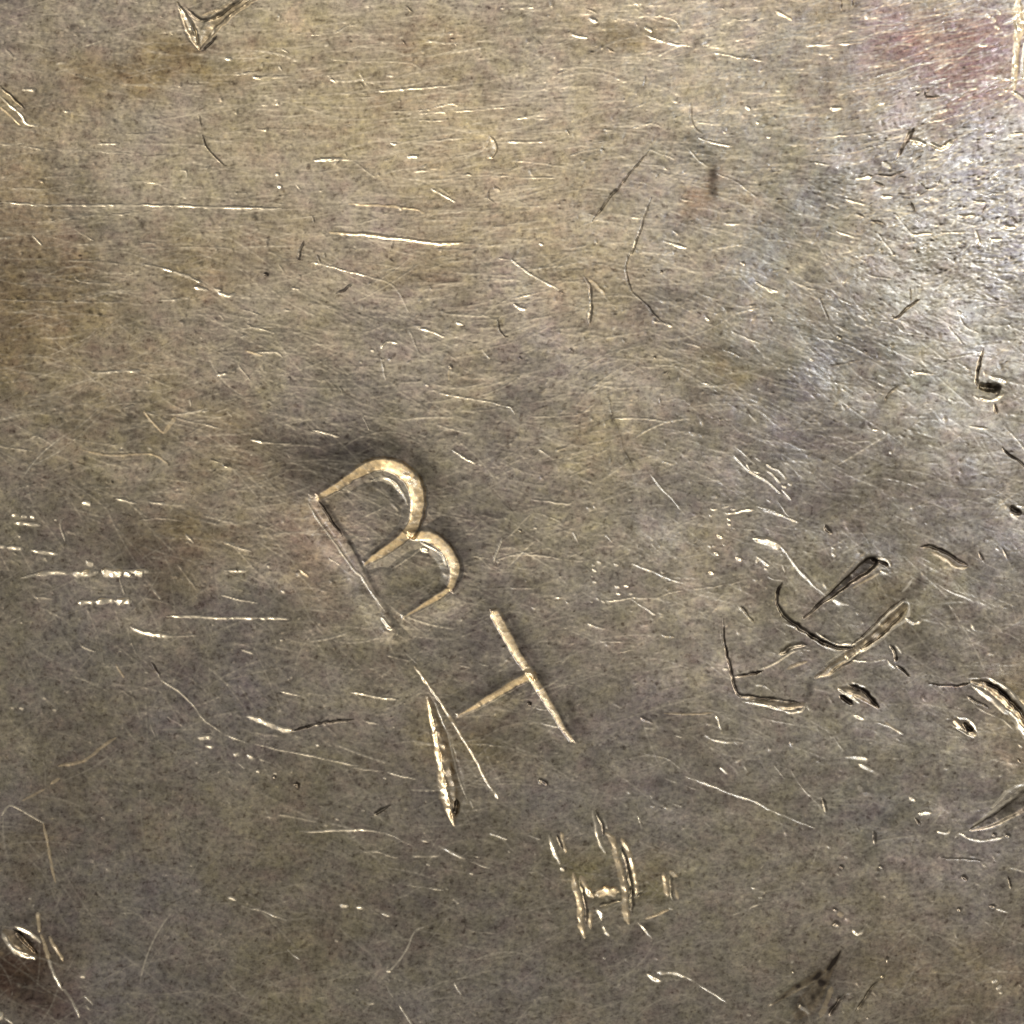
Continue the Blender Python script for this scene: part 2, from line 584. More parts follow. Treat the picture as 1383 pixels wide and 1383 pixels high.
sheet(690, 0, Q4, """
d 2.7*0.66 740,800,3 650,910,3.4 580,990,3.4 490,1100,4 435,1180,3
d 2.4*0.56 755,1050,2 720,1140,3 700,1200,3 655,1310,4 625,1383,3
s 11*1.3 1075,880 1080,960 1080,1050
s 11*.9 950,720 1040,800 1080,890
d 3.2*0.33 960,540 970,660 1030,720
s 9*.9 1000,220 910,330
d 2.4*0.40 720,400 715,470
f 2.6*.9 720,185 800,215 880,238 970,248
y 2.6 780,75 870,105 910,155
f 5*.8 725,150 745,160
y 6*.9 415,100 460,115
f 3.6*.8 320,185 410,205
y 2.4 1070,280 1200,300 1350,325
y 3 0,758 190,760
y 2.2 0,950 280,950
y 2.2 320,830 430,800 500,800
y 2.4 740,800 880,850
y 2.6 940,790 1000,850 1050,890
f 2.6 1000,735 1100,770 1180,785
y 2.8 1100,930 1220,980 1310,1050 1383,1100
f 3.6 820,1290 940,1325
f 3 870,1230 890,1250
f 4.4 150,1300 175,1305
f 3.6 1140,710
f 5 1265,575
f 3.4 1315,655
y 3 640,1160 690,1170
y 4 1140,1195 1230,1195
y 2.2 30,630 200,632
y 2.2 640,580 750,540
y 3 0,45 130,45
d 3.2*0.40 510,250 555,275
d 3.2*0.40 245,395 300,375
d 3.2*0.40 290,690 310,730
d 2.4*0.40 400,45 460,75
d 2.4*0.40 1120,35 1150,55
d 2.4*0.40 1190,95 1230,100
d 2.7*0.40 1320,195
d 2.4*0.40 790,925 770,955
y 2.4*.8 640,690 750,660 820,690
f 3*.6 500,695 540,698
y 2*.8 0,860 120,870 300,890
d 1.8*0.40 100,190 180,250
d 2.1*0.40 0,910 40,890
y 2.4*.8 990,650 1080,665
f 2.6*.7 900,1060 980,1080
""")
sheet(1033, 0, Q4, """
y 2.6 200,245 380,238 520,228
f 2.2*.85 580,415 700,385 800,350 900,335
f 2.6*.85 885,440 970,420
y 2.6 950,120 1060,95
f 7*.7 350,580 410,578
f 3.6 20,735
f 3 1145,245 1190,238
d 1.9*0.75 470,-10 465,40
d 1.4*0.75 405,0 405,70
d 2.2*0.75 850,490 870,525 930,515
d 2.6*0.60 1145,580
d 3.9*0.75 800,690,8 760,740,6 700,840,3
d 2.9*0.75 830,830 790,870
d 2.8*0.75 600,930 660,935 740,910
d 2.2*0.60 830,970 870,1010 930,980 940,940
d 3.2*0.75 780,1080 800,1130
d 3.9*0.60 580,970 640,990
d 1.9*0.75 1185,1090 1160,1140
f 8 780,750 860,770
f 7 890,770 940,790 1000,750
f 7 640,880 658,885
f 6 490,955 570,945
f 2.6 690,1140 780,1250
f 2.6 600,1240 690,1365
f 3 780,1255 900,1245
f 3 940,1245 1060,1240
f 4.4 1120,1230 1150,1305
f 6 1190,80
f 6 1220,100
f 6 1250,70
f 6 1240,145
f 3 1270,130 1330,110
f 4 1120,1080 1180,1080
[burr_ridge:a | ragged cream coloured burr running down the plate's border]
t 11 1360,-10,12 1350,80,14 1352,150,11 1340,250,9 1338,340,8 1332,480,7
f 5*.7 1350,-10 1340,80 1347,150 1335,250,4 1332,340 1332,480
t 6 1400,20 1375,120 1362,200
f 5 1383,230 1375,330 1385,430
[]
f 6 1320,490 1400,550
y 2.6 320,730 500,715 700,690 830,665 1130,590
f 2.8 390,1235 480,1265
f 2.6 270,870 340,885
f 5*.9 1180,720 1225,718
f 5*.9 1060,880 1115,850
f 4*.9 850,1070 890,1080
f 4*.9 620,1050 680,1050
f 4*.9 900,1270
f 4 1290,730 1383,712
f 5 1280,1210 1340,1215
f 4 1040,1155 1120,1150
f 5 1200,1280 1260,1275
d 3.2*0.60 560,1180 640,1190
d 3.2*0.60 490,1140 530,1160
d 2.6*0.60 1310,1160 1350,1190
f 3.6 430,1060 560,1100
f 3.6*.8 330,1080 400,1110
t 6*.6 60,60 140,110
f 3*.7 800,495 830,490
y 3*.9 590,555 640,548
y 2.4*.9 230,830 420,820 640,770
""")
sheet(0, 345, Q4, """
f 3.2 490,622,5 530,625,3.4 640,620 750,617
f 5 1040,170 1110,187
f 4 1140,182 1180,188
f 5 1165,200 1225,215 1255,205
y 2.4 740,45 870,70 980,100 1060,140 1100,165
f 3 870,70 920,85
y 3*.7 0,235 250,245 520,250 660,248
f 2.6*.7 850,240 1010,228
y 2.4 400,115 430,140 590,152
y 2.6 1290,285 1383,320
y 2.8 1310,365 1383,400
t 3.2 1310,510 1400,535
f 4 1160,638 1210,628
f 3 1290,435 1320,430
y 2.4 1255,530 1280,600 1340,670
y 2.4 1170,310 1195,340
f 2.6*.8 1015,770 1020,800
t 3*.8 770,830 820,890 875,950
t 5*.8 875,950 900,910 935,865
y 2.6 935,865 1060,895 1160,920
y 2.4 780,835 870,860
y 3*.7 660,820 720,805
y 2.8 -30,1018 0,1020 170,1042
f 5.5 450,1320 475,1325
f 3*.7 620,1295 730,1325
f 3*.7 800,1318 880,1325
f 4 60,1380 100,1386
y 4*.6 130,1290 260,1220
t 3*.5 450,1040 600,1070 800,1060 900,1110
d 3*.5 1120,1090 1180,1110
y 3*.8 1160,1090 1215,1140
f 3*.8 1340,985 1400,998
s 10 640,880 740,850
s 8*.8 410,755 520,740
s 7*.6 860,660 1020,720
f 3*.8 790,675
f 3*.8 1075,440
f 3*.7 1080,835 1110,828
f 2.6*.8 1210,835 1235,860
f 3*.7 940,1250 970,1245
y 2.4*.6 100,1240 240,1215
y 3*.5 370,30 520,35 660,50
""")
sheet(345, 345, Q4, """
f 2.6*.9 300,35 420,65 600,110
y 2.8*.7 600,110 720,150 770,210 820,300
y 2.8*.5 820,400 870,520
y 2.4 120,45 155,95
f 3.6 195,175 235,182
y 3 0,385 100,415
f 3.6*.9 0,520 110,520 145,545
f 3.2 870,390 930,405 1010,435
f 4 1070,358 1110,370
f 4*.7 1210,505 1250,550
f 4 625,512
f 3 670,495 700,465 760,470
f 2.4*.85 980,735 1150,765 1330,805 1365,815 1383,850
f 2.8 310,935 400,955 440,965
y 2.2 570,855 605,930
f 3 870,958 910,965
f 2.4*.8 1050,1040 1110,1075 1170,1110
y 2.8 0,990 100,1000 200,1005
y 2.4 165,1050 185,1080
y 3*.8 670,550 695,665
y 3 150,290 190,295
d 5.4*0.80 60,100
d 3.1*0.64 430,200 480,180 515,155
d 2.5*0.80 1295,340 1300,390 1320,425 1345,430
d 3.6*0.48 225,10 250,20
d 3.6*0.48 330,0 345,40
d 5.4*0.40 1040,590
d 3.6*0.32 450,690 470,730
d 3.6*0.40 185,655
s 11*.6 1130,240 1010,330
y 2.6 1300,15 1400,30
f 3*.8 900,425 915,435
f 4*.6 565,570
f 4*.6 680,560
t 2.4*.6 1030,600 1030,660
f 3*.7 915,690
""")
sheet(690, 345, Q4, """
f 2.8*.9 0,15 60,70 150,125 260,185
d 2.4*0.53 260,190 290,200
y 3 0,230 210,185
f 4 20,262 50,280 85,288
d 4.0*0.49 390,100,3 420,150,4 430,250,5 420,340,7 415,380,3
t 6*.6 420,120 500,210
y 3*.7 500,215 560,290
d 2.4*0.56 625,0,4 615,80,3 640,180,2.6 720,260,3.4 770,320,3 830,380,2
d 3.2*0.53 705,110
d 2.4*0.53 730,75
d 3.7*0.66 805,85
d 4.0*0.66 315,500 335,510
d 3.2*0.66 770,540
d 3.6*0.66 810,630 830,622
d 3.2*0.46 1115,875
d 3.2*0.46 50,545
d 2.1*0.26 515,700 530,800 560,900 600,1030 640,1110 660,1160
s 6*.9 540,860 600,1030 640,1110
f 2.6*.8 560,870 700,873 850,885
y 3 1025,210 1110,235
f 3*.9 1305,145 1400,200
f 4 1050,340
y 2.8 1180,405 1330,470
y 3 1130,500 1240,545
f 4*.7 1235,45
y 3 920,465 1010,485
y 2.8 1260,830 1315,890
f 3.2 1030,680 1060,690
f 2.6*.9 740,1165 800,1240 880,1320 930,1383
y 2.8 110,1300 320,1332
y 3 810,1100 870,1115
y 3 150,1035 210,1070
f 3.6*.6 400,1248
y 2.6*.7 110,860 350,850 450,795
d 2.9*0.26 390,550 440,552
d 2.4*0.40 790,760 805,800
d 4.8*0.26 240,1045 300,1025
d 4.0*0.33 1260,270 1310,270
d 3.2*0.33 1120,345 1140,355
f 4*.5 760,350 860,380
""")
sheet(1033, 345, Q4, """
y 2.8 250,10 340,45
f 3.2 490,5 535,35
f 2.8*.8 150,140 265,185
f 2.6*.9 0,170 70,195
f 2.8 395,230 460,265
f 2.8 490,315 540,345
f 3.6*.8 400,390 455,415
f 4*.8 390,310
f 4*.7 520,445
f 4*.7 250,560
y 2.6 540,105 680,125
f 2.8 980,380 1050,470
f 3 1040,330 1070,385 1140,412
f 4.4 1035,300
f 3.2 790,620 900,637
f 3 910,590 940,578
f 3.4 610,680 640,700
y 2.6 650,745 780,695
d 3.4*.7 640,780 660,745 710,700
y 3 870,725 930,745
y 3 1280,165 1330,180
y 2.4 700,365 750,410 850,430
y 2.6 1170,285 1300,270
f 2.6*.9 1100,910 1190,930
f 2.4*.8 620,350 690,360
d 4*.8 830,230 770,270 700,335 680,320
[burred_pit:a | deep round pit with bright burred rim and a dark tail]
d:tail 4 1170,500,3 1140,600,4 1135,700,5
d:hole 15 1165,705,12 1225,715,15
f 8 1200,655,5 1250,660,8 1285,680,7
f 5 1150,760 1210,772 1275,745
f 3 1120,750 1150,770
d 5*.7 1230,790 1235,850
[]
d 3.4 1270,1025 1330,1080 1400,1140
d 3*.4 330,595 430,580 520,560
s 7 720,700 640,780 530,890
f 3 575,930 605,930
f 3.6 640,943
f 3.6 670,1050
f 3*.6 420,720
[burred_pit:b | small dark pit with bright rim at the plate's border]
d:hole 10 1325,1350 1350,1365
f 5 1350,1335 1385,1345
f 3 1320,1380 1360,1390
[]
d 5*.5 400,440
d 4*.5 540,510
f 3*.8 370,370 460,410
y 3*.8 120,620 175,650
y 2.4*.7 200,430 420,470 600,560
d 3*.5 290,230 340,340
d 3*.5 770,170 775,240
y 2.4 860,780 880,800
f 3*.8 890,820
f 3*.8 980,770 1020,790
""")
sheet(0, 690, Q4, """
f 4 60,22 95,22
f 6 130,28
f 6 175,33
f 4.2 75,63 150,70 215,75
f 4.6 -20,188 30,193
f 5.5 40,198 120,202
f 6 165,205,4 230,220,7 310,228,3
f 9 480,275
[glint_scratch:a | dashed horizontal scratch glinting white]
f 5.8 115,357,2 200,340,5 290,332,6 380,330,4
f 10.3 385,330 440,335 520,325
f 12.6 570,328 630,330
f 5.8 630,322 790,322
f 8.0 680,335
f 9.8 740,335
[]
[glint_scratch:b | shorter thick horizontal scratch glinting white under the dashed one]
f 5.8 420,490 500,485
f 8.0 510,485 610,480
f 9.2 615,483 700,483
[]
f 3.6 890,562 1100,567 1270,573 1383,572 1540,577
f 5 690,610,3 740,645,6 850,665,6 920,672,4
y 2.4 920,672 1060,660
y 2.6*.5 680,610 690,680 720,760
f 4 990,125 1030,165
f 4 1200,318 1260,320 1315,320
f 2.6*.8 1190,450 1280,475 1370,492
f 3.2*.8 1290,742 1350,762
f 2.4*.8 430,720 510,750
y 4 190,460 270,465
f 2.6*.7 340,40 320,70 345,160
f 3.6 295,48
f 3.4*.8 100,138
f 2.6*.8 860,900 960,970 1050,1060 1100,1120 1200,1190 1320,1240
d 3.4*.8 810,810 855,880
y 3*.7 180,670 130,800 70,920
t 4.5*.6 320,1360 450,1330 540,1260 620,1210
[broad_nick:a | ragged white nick trailing to a dark curved scratch]
f 8 1315,1095,6 1383,1115,8 1440,1140,7 1510,1165,8 1570,1168,4
f 6 1055,1210 1130,1210
f 4 1095,1255 1140,1260
f 4 1255,1300 1270,1295
f 7*.8 1320,1300 1360,1320
[]
y 3*.6 950,290 1050,420
y 2.6*.8 1200,170 1340,215
y 2.4*.6 800,1140 830,1200
y 2.8*.6 890,1095 980,1150
f 4*.5 65,1050
f 5*.5 115,1050
f 5*.5 290,1060
y 6*.35 360,110 400,120 440,90
f 3*.6 120,600
f 4*.4 640,745
f 2.6*.6 640,360 665,440
t 3*.5 620,820 660,890
f 3*.6 970,1140
f 5*.35 240,1000
f 3*.7 1260,1340 1300,1370
y 2*.7 750,50 900,40 1000,60
""")
sheet(345, 690, Q4, """
f 2.4*.8 130,960 270,995
f 3*.85 510,970 640,990 760,1008
d 3.4 190,1170 320,1140 420,1120 530,1115
y 2.8 580,1120 660,1135
f 2.6*.75 0,1240 120,1275 250,1298 400,1330 560,1360
f 4.2 330,1250
f 4.2*.8 150,430
f 3.4*.8 140,690
t 4 240,315 280,350
y 2.6*.9 700,768 820,798
y 2 790,745 870,820
f 2.8 1315,150 1270,265
y 2.2*.8 1165,240 1250,255
f 3*.8 1290,272
f 3*.7 70,295
y 2.2 1270,270 1383,230 1500,220
f 2.4 740,1155
f 3*.6 370,1140
y 3*.5 380,1150 440,1200
y 5*.5 0,1180 130,1200
f 4*.6 20,1320 80,1345
""")
sheet(690, 690, Q4, """
y 2.6*.9 0,235 150,235 280,255 380,268
f 4.5 470,272
f 4.5 445,320
f 4.5 445,380
f 3.4*.8 440,290
f 3*.8 430,350
f 4 560,285
f 4.6 570,405
f 4.6 622,400
f 4 578,440
f 4 640,440
f 3 655,465
f 4 495,485
f 3.6 465,470
f 3.4 430,487
f 3.4 642,538
f 2.6*.85 510,480 600,472 660,468
y 2.4 660,468 770,465 850,435 920,425
f 2.2*.9 640,475 710,515 775,555
f 3*.85 650,285 760,325 860,370 920,385
f 3.4*.7 410,600 500,630
y 3*.7 480,695 600,700
y 3*.8 0,415 120,415
f 4*.7 235,463 265,465
f 3*.7 300,490
f 4*.5 120,520
y 2.6*.9 500,125 540,165
y 2.6*.7 330,110 375,190
f 4*.7 130,90
d 4*.6 50,105
y 3*.7 570,760 640,740
d 6*.35 800,660 870,670
f 4 1118,135
f 4 1060,192
f 4 1100,228
f 4.4 1218,258
f 4 1072,328
y 2.8*.6 960,420 1100,400 1250,370
f 2.6*.8 880,1200 920,1208
f 2.8*.7 1060,1215 1250,1240
f 4*.7 715,1155 770,1160
t 2.8*.6 820,1080 960,1085 1080,1075
f 3*.8 1100,1085 1125,1165
f 3*.6 755,1078 790,1085
s 12*.5 1000,330 1120,260
s 10*.6 30,390 200,370
d 6*.4 690,1100 760,1130
y 3*.6 700,1290 850,1330 900,1370
y 2.4*.8 0,130 100,20
y 2.6*.8 170,20 270,60
""")
sheet(1033, 690, Q4, """
d 5*.9 825,200 880,190 960,225 1080,290
t 4*.8 890,225 970,265 1020,300 1080,300
f 3*.5 1020,300 1080,300
d 4*.6 1140,215 1170,270
f 6*.8 430,1310 545,1325
f 2.8*.7 930,400 1030,450 1110,480
f 5*.6 1100,600 1120,630
y 2.8 -20,-5 0,0 180,55
y 3*.7 370,1210 420,1280
f 4*.6 1240,205
f 6*.6 1310,10 1350,40
f 3*.6 985,505 1010,530
s 9*.7 950,480 1000,580
y 3*.6 700,1160 740,1190
t 3*.6 640,1130 730,1190
s 10*.6 340,90
s 10*.6 490,85
d 3*.5 1270,200 1290,250
""")
sheet(0, 1033, Q4, """
f 2.6*.95 10,270 50,215 140,255 230,305
t 3.4 230,310 250,400 275,530 300,630
t 4*.7 275,100 320,70
t 3*.5 120,190 240,130
f 4 1220,708 1260,722
f 2.2*.7 1290,755 1383,780
y 2.4*.7 1230,1040 1300,1085 1383,1120
f 2.4*.7 640,790 710,792
f 6*.3 580,560
f 6*.25 495,510
f 6*.25 700,240
f 5*.3 550,280
f 4*.4 160,712
f 6*.2 890,915
y 4*.3 490,460 560,420
""")
sheet(345, 1033, Q4, """
d:pit 8*.7 203,98,7 225,104,10 243,98,6
d 5*.8 100,65
f 4 105,45
f 4.4 15,35
d 5.5*.8 630,270 680,240 720,215
f 3*.95 240,355,2 340,352 480,348,4 600,350 690,367,2
y 3 690,367 770,395 850,435
f 4 975,435 1050,470 1120,505
f 3 1170,490 1200,497
f 3*.7 1150,520 1250,548
y 3 885,390 920,410
y 5*.8 840,485 980,490
y 3*.8 560,465 650,460 700,480 760,497
f 3*.7 505,390 535,375
f 3 705,40 780,62 855,78
y 2.4 520,10 680,35
f 4*.6 690,70
f 2.6*.85 800,640 900,655 1000,668
f 4*.7 1020,660
f 6 450,748 495,757
f 6 540,765 575,770
f 5 675,795 715,812
f 3*.9 1250,365 1345,395
f 3*.8 1355,462
f 2.6*.8 0,770 80,800 165,828
f 2.4*.9 170,985 235,1040
f 2.6*.9 900,870 850,890 810,980 770,1045 710,1105
f 5 712,1103
f 3*.9 1060,1165 1100,1230
f 3 765,1280 835,1390
y 2.4 700,1180 740,1250
f 4*.7 600,1270 640,1275
f 4*.6 545,1200
y 2.6*.6 390,1150 520,1100
y 2.6*.6 320,1245 400,1230
y 4*.5 120,265 320,300
f 4*.5 1155,580
f 4*.5 950,590
f 4*.5 920,530
f 5*.5 1060,720 1080,735
f 3.6*.5 435,285
f 5*.4 435,940
f 4*.4 575,245
y 2.6*.6 1140,880 1290,905
f 4*.4 375,320
""")
sheet(690, 1033, Q4, """
f 5 720,1110,3 760,1140,6 805,1155,4
f 6*.8 780,1105 860,1110 930,1130
f 3 930,1130 1000,1170 1155,1272
f 3.4*.85 930,60 1050,105 1170,150 1290,195 1383,240 1493,285 1620,335
y 2.4 820,70 1000,135
f 5 1120,15 1160,45
y 2.6 1030,300 1070,330
f 3*.6 865,210 910,225
y 3*.8 1170,800 1330,740
f 3.6*.9 1285,655 1310,660
f 3.6*.6 1335,705
f 4*.7 500,1030
f 6*.4 620,1040
d 6*.65 165,85 190,100
f 3*.7 155,85
f 3.6*.7 350,58
y 2.4 40,568 130,570
y 3*.8 90,380 160,400
s 10*.8 390,980 500,920
s 12*.8 580,990 700,900
f 4*.5 1270,1335
f 4*.35 825,235
f 4*.35 755,220
s 9*.5 850,70 760,110
""")
sheet(1033, 1033, Q4, """
[wedge_gouge:b | dark triangular chisel gouge near the plate's lower border]
s 16*2.1 405,995,3 350,1080,10 300,1170,18 230,1270,24 180,1330,16
g:gouge_floor 20*.4 400,1005,3 350,1080,10 300,1170,20 230,1270,26 180,1330,16
s 8*2 290,1120,14 140,1210,9 40,1275,3
g:gouge_floor 8*.4 290,1120,12 140,1210,9 20,1285,3
f 3*.8 20,1285 80,1245
f 7*.9 180,1275 205,1300 235,1322
t 8*.6 360,1190 320,1280 295,1340
d 7*.8 420,1220 340,1330
[]
d 5*.7 600,1160 540,1240 480,1320
f 7*.4 590,1190 630,1170
f 5 470,880 495,905 520,885
f 4 1220,1155 1235,1148
f 4 1245,1190 1260,1180
f 4 1260,1215
f 5*.6 1160,530 1185,545
y 4 1310,545 1400,575
d 3 1300,590 1315,665
d 7 1065,605
d 6*.6 1040,770
d 8*.5 370,770
d 9*.6 380,850
d 7*.6 410,540
d 5*.5 620,545
d 5*.7 1190,750 1235,755
f 4 1235,770 1295,790
d 5*.6 305,180 325,260
d 6*.6 580,350 585,420
d 4*.6 810,300 830,325
d 2.4*.7 940,490 1100,510 1160,520
y 2.4 50,0 100,70
y 2.4 140,30 200,120 300,230
f 6*.7 500,0 560,25 610,50
f 7*.4 510,125
f 5*.4 430,490
f 4*.5 385,580
f 4*.5 205,628
f 4*.5 560,645
f 4*.5 640,700
t 8*.5 400,800
d 5*.6 650,1020 655,1060
d 7*.5 625,1125
s 12*.5 60,560
s 10*.6 500,130
s 14*.4 1020,750
f 4*.4 140,855
d 4*.5 150,1105
d 4*.5 545,1355
d 3*.5 210,945
f 3*.4 460,1100
s 34*1.6 280,1200
s 26*1.6 215,1280
s 14 120,1230
""")


PARTS = []      # (name, parent index or -1, label)
def part(name, parent=-1, label=None):
    PARTS.append((name, parent, label)); return len(PARTS) - 1

small = part('small_nicks')
named = {}
todo = []
for ox, oy, sc, text in SHEETS:
    cur = None
    for line in text.strip().splitlines():
        line = line.strip()
        if not line: continue
        if line.startswith('['):             # [key name | label]  starts a composite mark, [] ends it
            body = line[1:-1].strip()
            if not body: cur = None; continue
            key, _, lab = body.partition('|')
            key = key.strip()
            if key not in named: named[key] = part(key.split(':')[0], -1, lab.strip() or None)
            cur = named[key]; continue
        tok = line.split()
        look, w = tok[0], tok[1]
        nm = None
        if ':' in look: look, nm = look.split(':')
        amt = 1.0
        if '*' in w: w, amt = w.split('*'); amt = float(amt)
        w = float(w)
        pts = []
        for q in tok[2:]:
            v = [float(a) for a in q.split(',')]
            pts.append((ox + v[0] * sc, oy + v[1] * sc) + ((v[2],) if len(v) > 2 else ()))
        todo.append((cur, look, nm, w, amt, pts))

LETTERS = [(c, l, n, w, a, p) for (c, l, n, w, a, p) in todo if l == 'L']
def sub(keys): return [p for (c, l, n, w, a, p) in LETTERS if c == named[keys]]
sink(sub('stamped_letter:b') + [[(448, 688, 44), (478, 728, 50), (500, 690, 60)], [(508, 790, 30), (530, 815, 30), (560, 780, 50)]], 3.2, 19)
sink(sub('stamped_letter:h'), .9, 12)

def run(P): return sum(math.hypot(P[i + 1][0] - P[i][0], P[i + 1][1] - P[i][1]) for i in range(len(P) - 1))
for cur, look, nm, w, amt, pts in todo:
    fid = -1
    if look != 's':
        L = run(pts)
        if cur is not None:
            fid = part(nm or {'f': 'bright_edge', 'y': 'scratch', 't': 'tan_face', 'd': 'dark_cut', 'g': 'gouge_floor',
                              'b': 'chisel_cut', 'L': 'stroke'}[look], cur)
        elif L < 11 and w < 9: fid = small
        elif nm: fid = part(nm)
        else:
            fid = part({'f': 'bright_nick' if L < 28 else 'bright_scratch', 'y': 'scratch', 't': 'worn_scratch',
                        'd': 'pit' if L < 9 else 'dark_scratch', 'g': 'gouge', 'b': 'gouge'}[look])
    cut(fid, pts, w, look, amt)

# ------------------------------------------------------------------ fine wear: hairlines, pits, unevenness
CTRL = np.array([  # x, y, grain direction (deg, y down), spread, density
    (100, 100, 8, 14, .7), (150, 300, 0, 8, 1.0), (450, 120, -3, 7, 1.1), (650, 250, -6, 7, 1.3), (800, 120, -3, 9, 1.1),
    (900, 300, 12, 12, 1.2), (1050, 100, -4, 9, 1.1), (1230, 170, -14, 9, 1.3), (1300, 330, -5, 18, 1.4), (1150, 400, 25, 16, 1.2),
    (1000, 480, 22, 14, 1.1), (760, 520, -10, 12, 1.1), (450, 450, 15, 18, .9), (150, 500, -5, 22, .7), (100, 850, 20, 40, .45),
    (300, 1000, 25, 40, .45), (150, 1250, 10, 50, .35), (600, 600, 12, 18, .8), (850, 700, 15, 22, .8), (850, 900, -12, 20, .7),
    (1250, 600, 8, 20, .8), (1200, 750, 15, 30, .55), (500, 1200, 12, 32, .45), (700, 1300, -12, 26, .45), (1000, 1200, -14, 24, .5),
    (1250, 1250, -16, 24, .5), (1000, 1000, 20, 30, .6)])
def hairlines(n, lmin, lmax, amp, sig, fresh, bias=0.0, dirt=0.0, area=None):
    x = rng.uniform(LO, HI, n); y = rng.uniform(LO, HI, n)
    if area: x = area[0] + area[2] * rng.standard_normal(n); y = area[1] + area[3] * rng.standard_normal(n)
    w = 1 / (((x[:, None] - CTRL[:, 0]) ** 2 + (y[:, None] - CTRL[:, 1]) ** 2) / 9e3 + 1) ** 2
    w /= w.sum(1, keepdims=True)
    ang = np.radians((w * CTRL[:, 2]).sum(1) + rng.standard_normal(n) * (w * CTRL[:, 3]).sum(1))
    keep = rng.uniform(0, 1.4, n) < (w * CTRL[:, 4]).sum(1)
    x, y, ang = x[keep], y[keep], ang[keep]; n = len(x)
    L = rng.uniform(lmin, lmax, n) * rng.uniform(.4, 1, n)
    a = rng.uniform(.3, 1, n) ** 1.6 * np.where(rng.uniform(0, 1, n) < .72 + bias, -1, .7) * amp
    bend = rng.standard_normal(n) * .0025
    K = int(lmax / .9)
    t = np.linspace(-.5, .5, K)
    s = t[None, :] * L[:, None]
    th = ang[:, None] + bend[:, None] * s
    px = x[:, None] + s * np.cos(th); py = y[:, None] + s * np.sin(th)
    env = np.clip((0.5 - np.abs(t)) * 5, 0, 1)[None, :] * a[:, None] * (L[:, None] / K / .9)
    env = env * (1 + .5 * np.sin(s * .7 + x[:, None]))
    ix = np.round((px - LO) / STEP).astype(int); iy = np.round((py - LO) / STEP).astype(int)
    ddx = (px - LO) / STEP - ix; ddy = (py - LO) / STEP - iy
    for ox in (-1, 0, 1):
        for oy in (-1, 0, 1):
            g = np.exp(-((ox - ddx) ** 2 + (oy - ddy) ** 2) / (2 * sig * sig))
            jx, jy = ix + ox, iy + oy
            ok = (jx >= 0) & (jx < ND) & (jy >= 0) & (jy < ND)
            np.add.at(H, (jy[ok], jx[ok]), (env * g)[ok])
            if fresh > 0:
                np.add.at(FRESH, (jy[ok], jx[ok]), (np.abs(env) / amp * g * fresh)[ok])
            if dirt > 0:
                np.add.at(DIRT_SHADE, (jy[ok], jx[ok]), (np.abs(env) / amp * g * dirt)[ok])
hairlines(16000, 20, 80, .055, .6, .13)
hairlines(13000, 50, 170, .06, .6, .16)
hairlines(260, 40, 120, .13, .7, .42, .2)
hairlines(9000, 3, 9, .10, .75, .10)
hairlines(9000, 4, 14, .07, .66, 0, 0, .20)
hairlines(2500, 20, 70, .06, .6, 0, 0, .16)
hairlines(900, 4, 13, .12, .66, 0, 0, .42)
hairlines(350, 3, 10, .12, .8, .5)
hairlines(1300, 8, 34, .10, .7, .5, 0, 0, (1320, 300, 100, 110))
hairlines(2200, 5, 20, .12, .62, 0, 0, .34, (1290, 290, 110, 120))

def dots(n, rmin, rmax, dep, dirt, fresh, area=None):
    x = rng.uniform(0, 1383, n); y = rng.uniform(0, 1383, n)
    if area is not None:
        x = area[0] + area[2] * rng.standard_normal(n); y = area[1] + area[3] * rng.standard_normal(n)
    for k in range(n):
        r = rng.uniform(rmin, rmax) * rng.uniform(.5, 1)
        an = rng.uniform(0, 6.28); e = rng.uniform(1, 2.2)
        i, j = int((x[k] - LO) / STEP), int((y[k] - LO) / STEP); q = int(r * 2.6 / STEP) + 2
        if i < q or j < q or i > ND - q or j > ND - q: continue
        sl = (slice(j - q, j + q), slice(i - q, i + q))
        X = GX[sl] - x[k] + WX[sl]; Y = GY[sl] - y[k] + WY[sl]
        a = (X * math.cos(an) + Y * math.sin(an)) / (r * e); b = (-X * math.sin(an) + Y * math.cos(an)) / r
        m = np.exp(-(a * a + b * b))
        H[sl] -= dep * r * m
        if dirt: mx(DIRT_SHADE, sl, m * dirt * rng.uniform(.3, 1))
        if fresh: mx(FRESH, sl, m * fresh * rng.uniform(.3, 1))
dots(900, 1.2, 3.0, .22, .40, 0)
dots(350, 1.2, 2.6, .34, 0, .6)
dots(1900, .9, 1.9, .10, 0, .34)
dots(1900, .9, 2.1, .08, .30, 0)
UP = sm((760 - GY) / 700)                    # the upper half is more brushed
H += (noise(5, band=1.0) * .022 + noise(8, band=1.0) * .03 + noise(14, 7, .2, band=1.2) * .045) * (.75 + .5 * UP)
H += noise(26, band=1.2) * .15 + noise(60, 45) * .5 + noise(150) * .8
H += noise(30, 5, 0, band=1.2) * .03 * UP
FRESH = np.clip(FRESH, 0, 1)

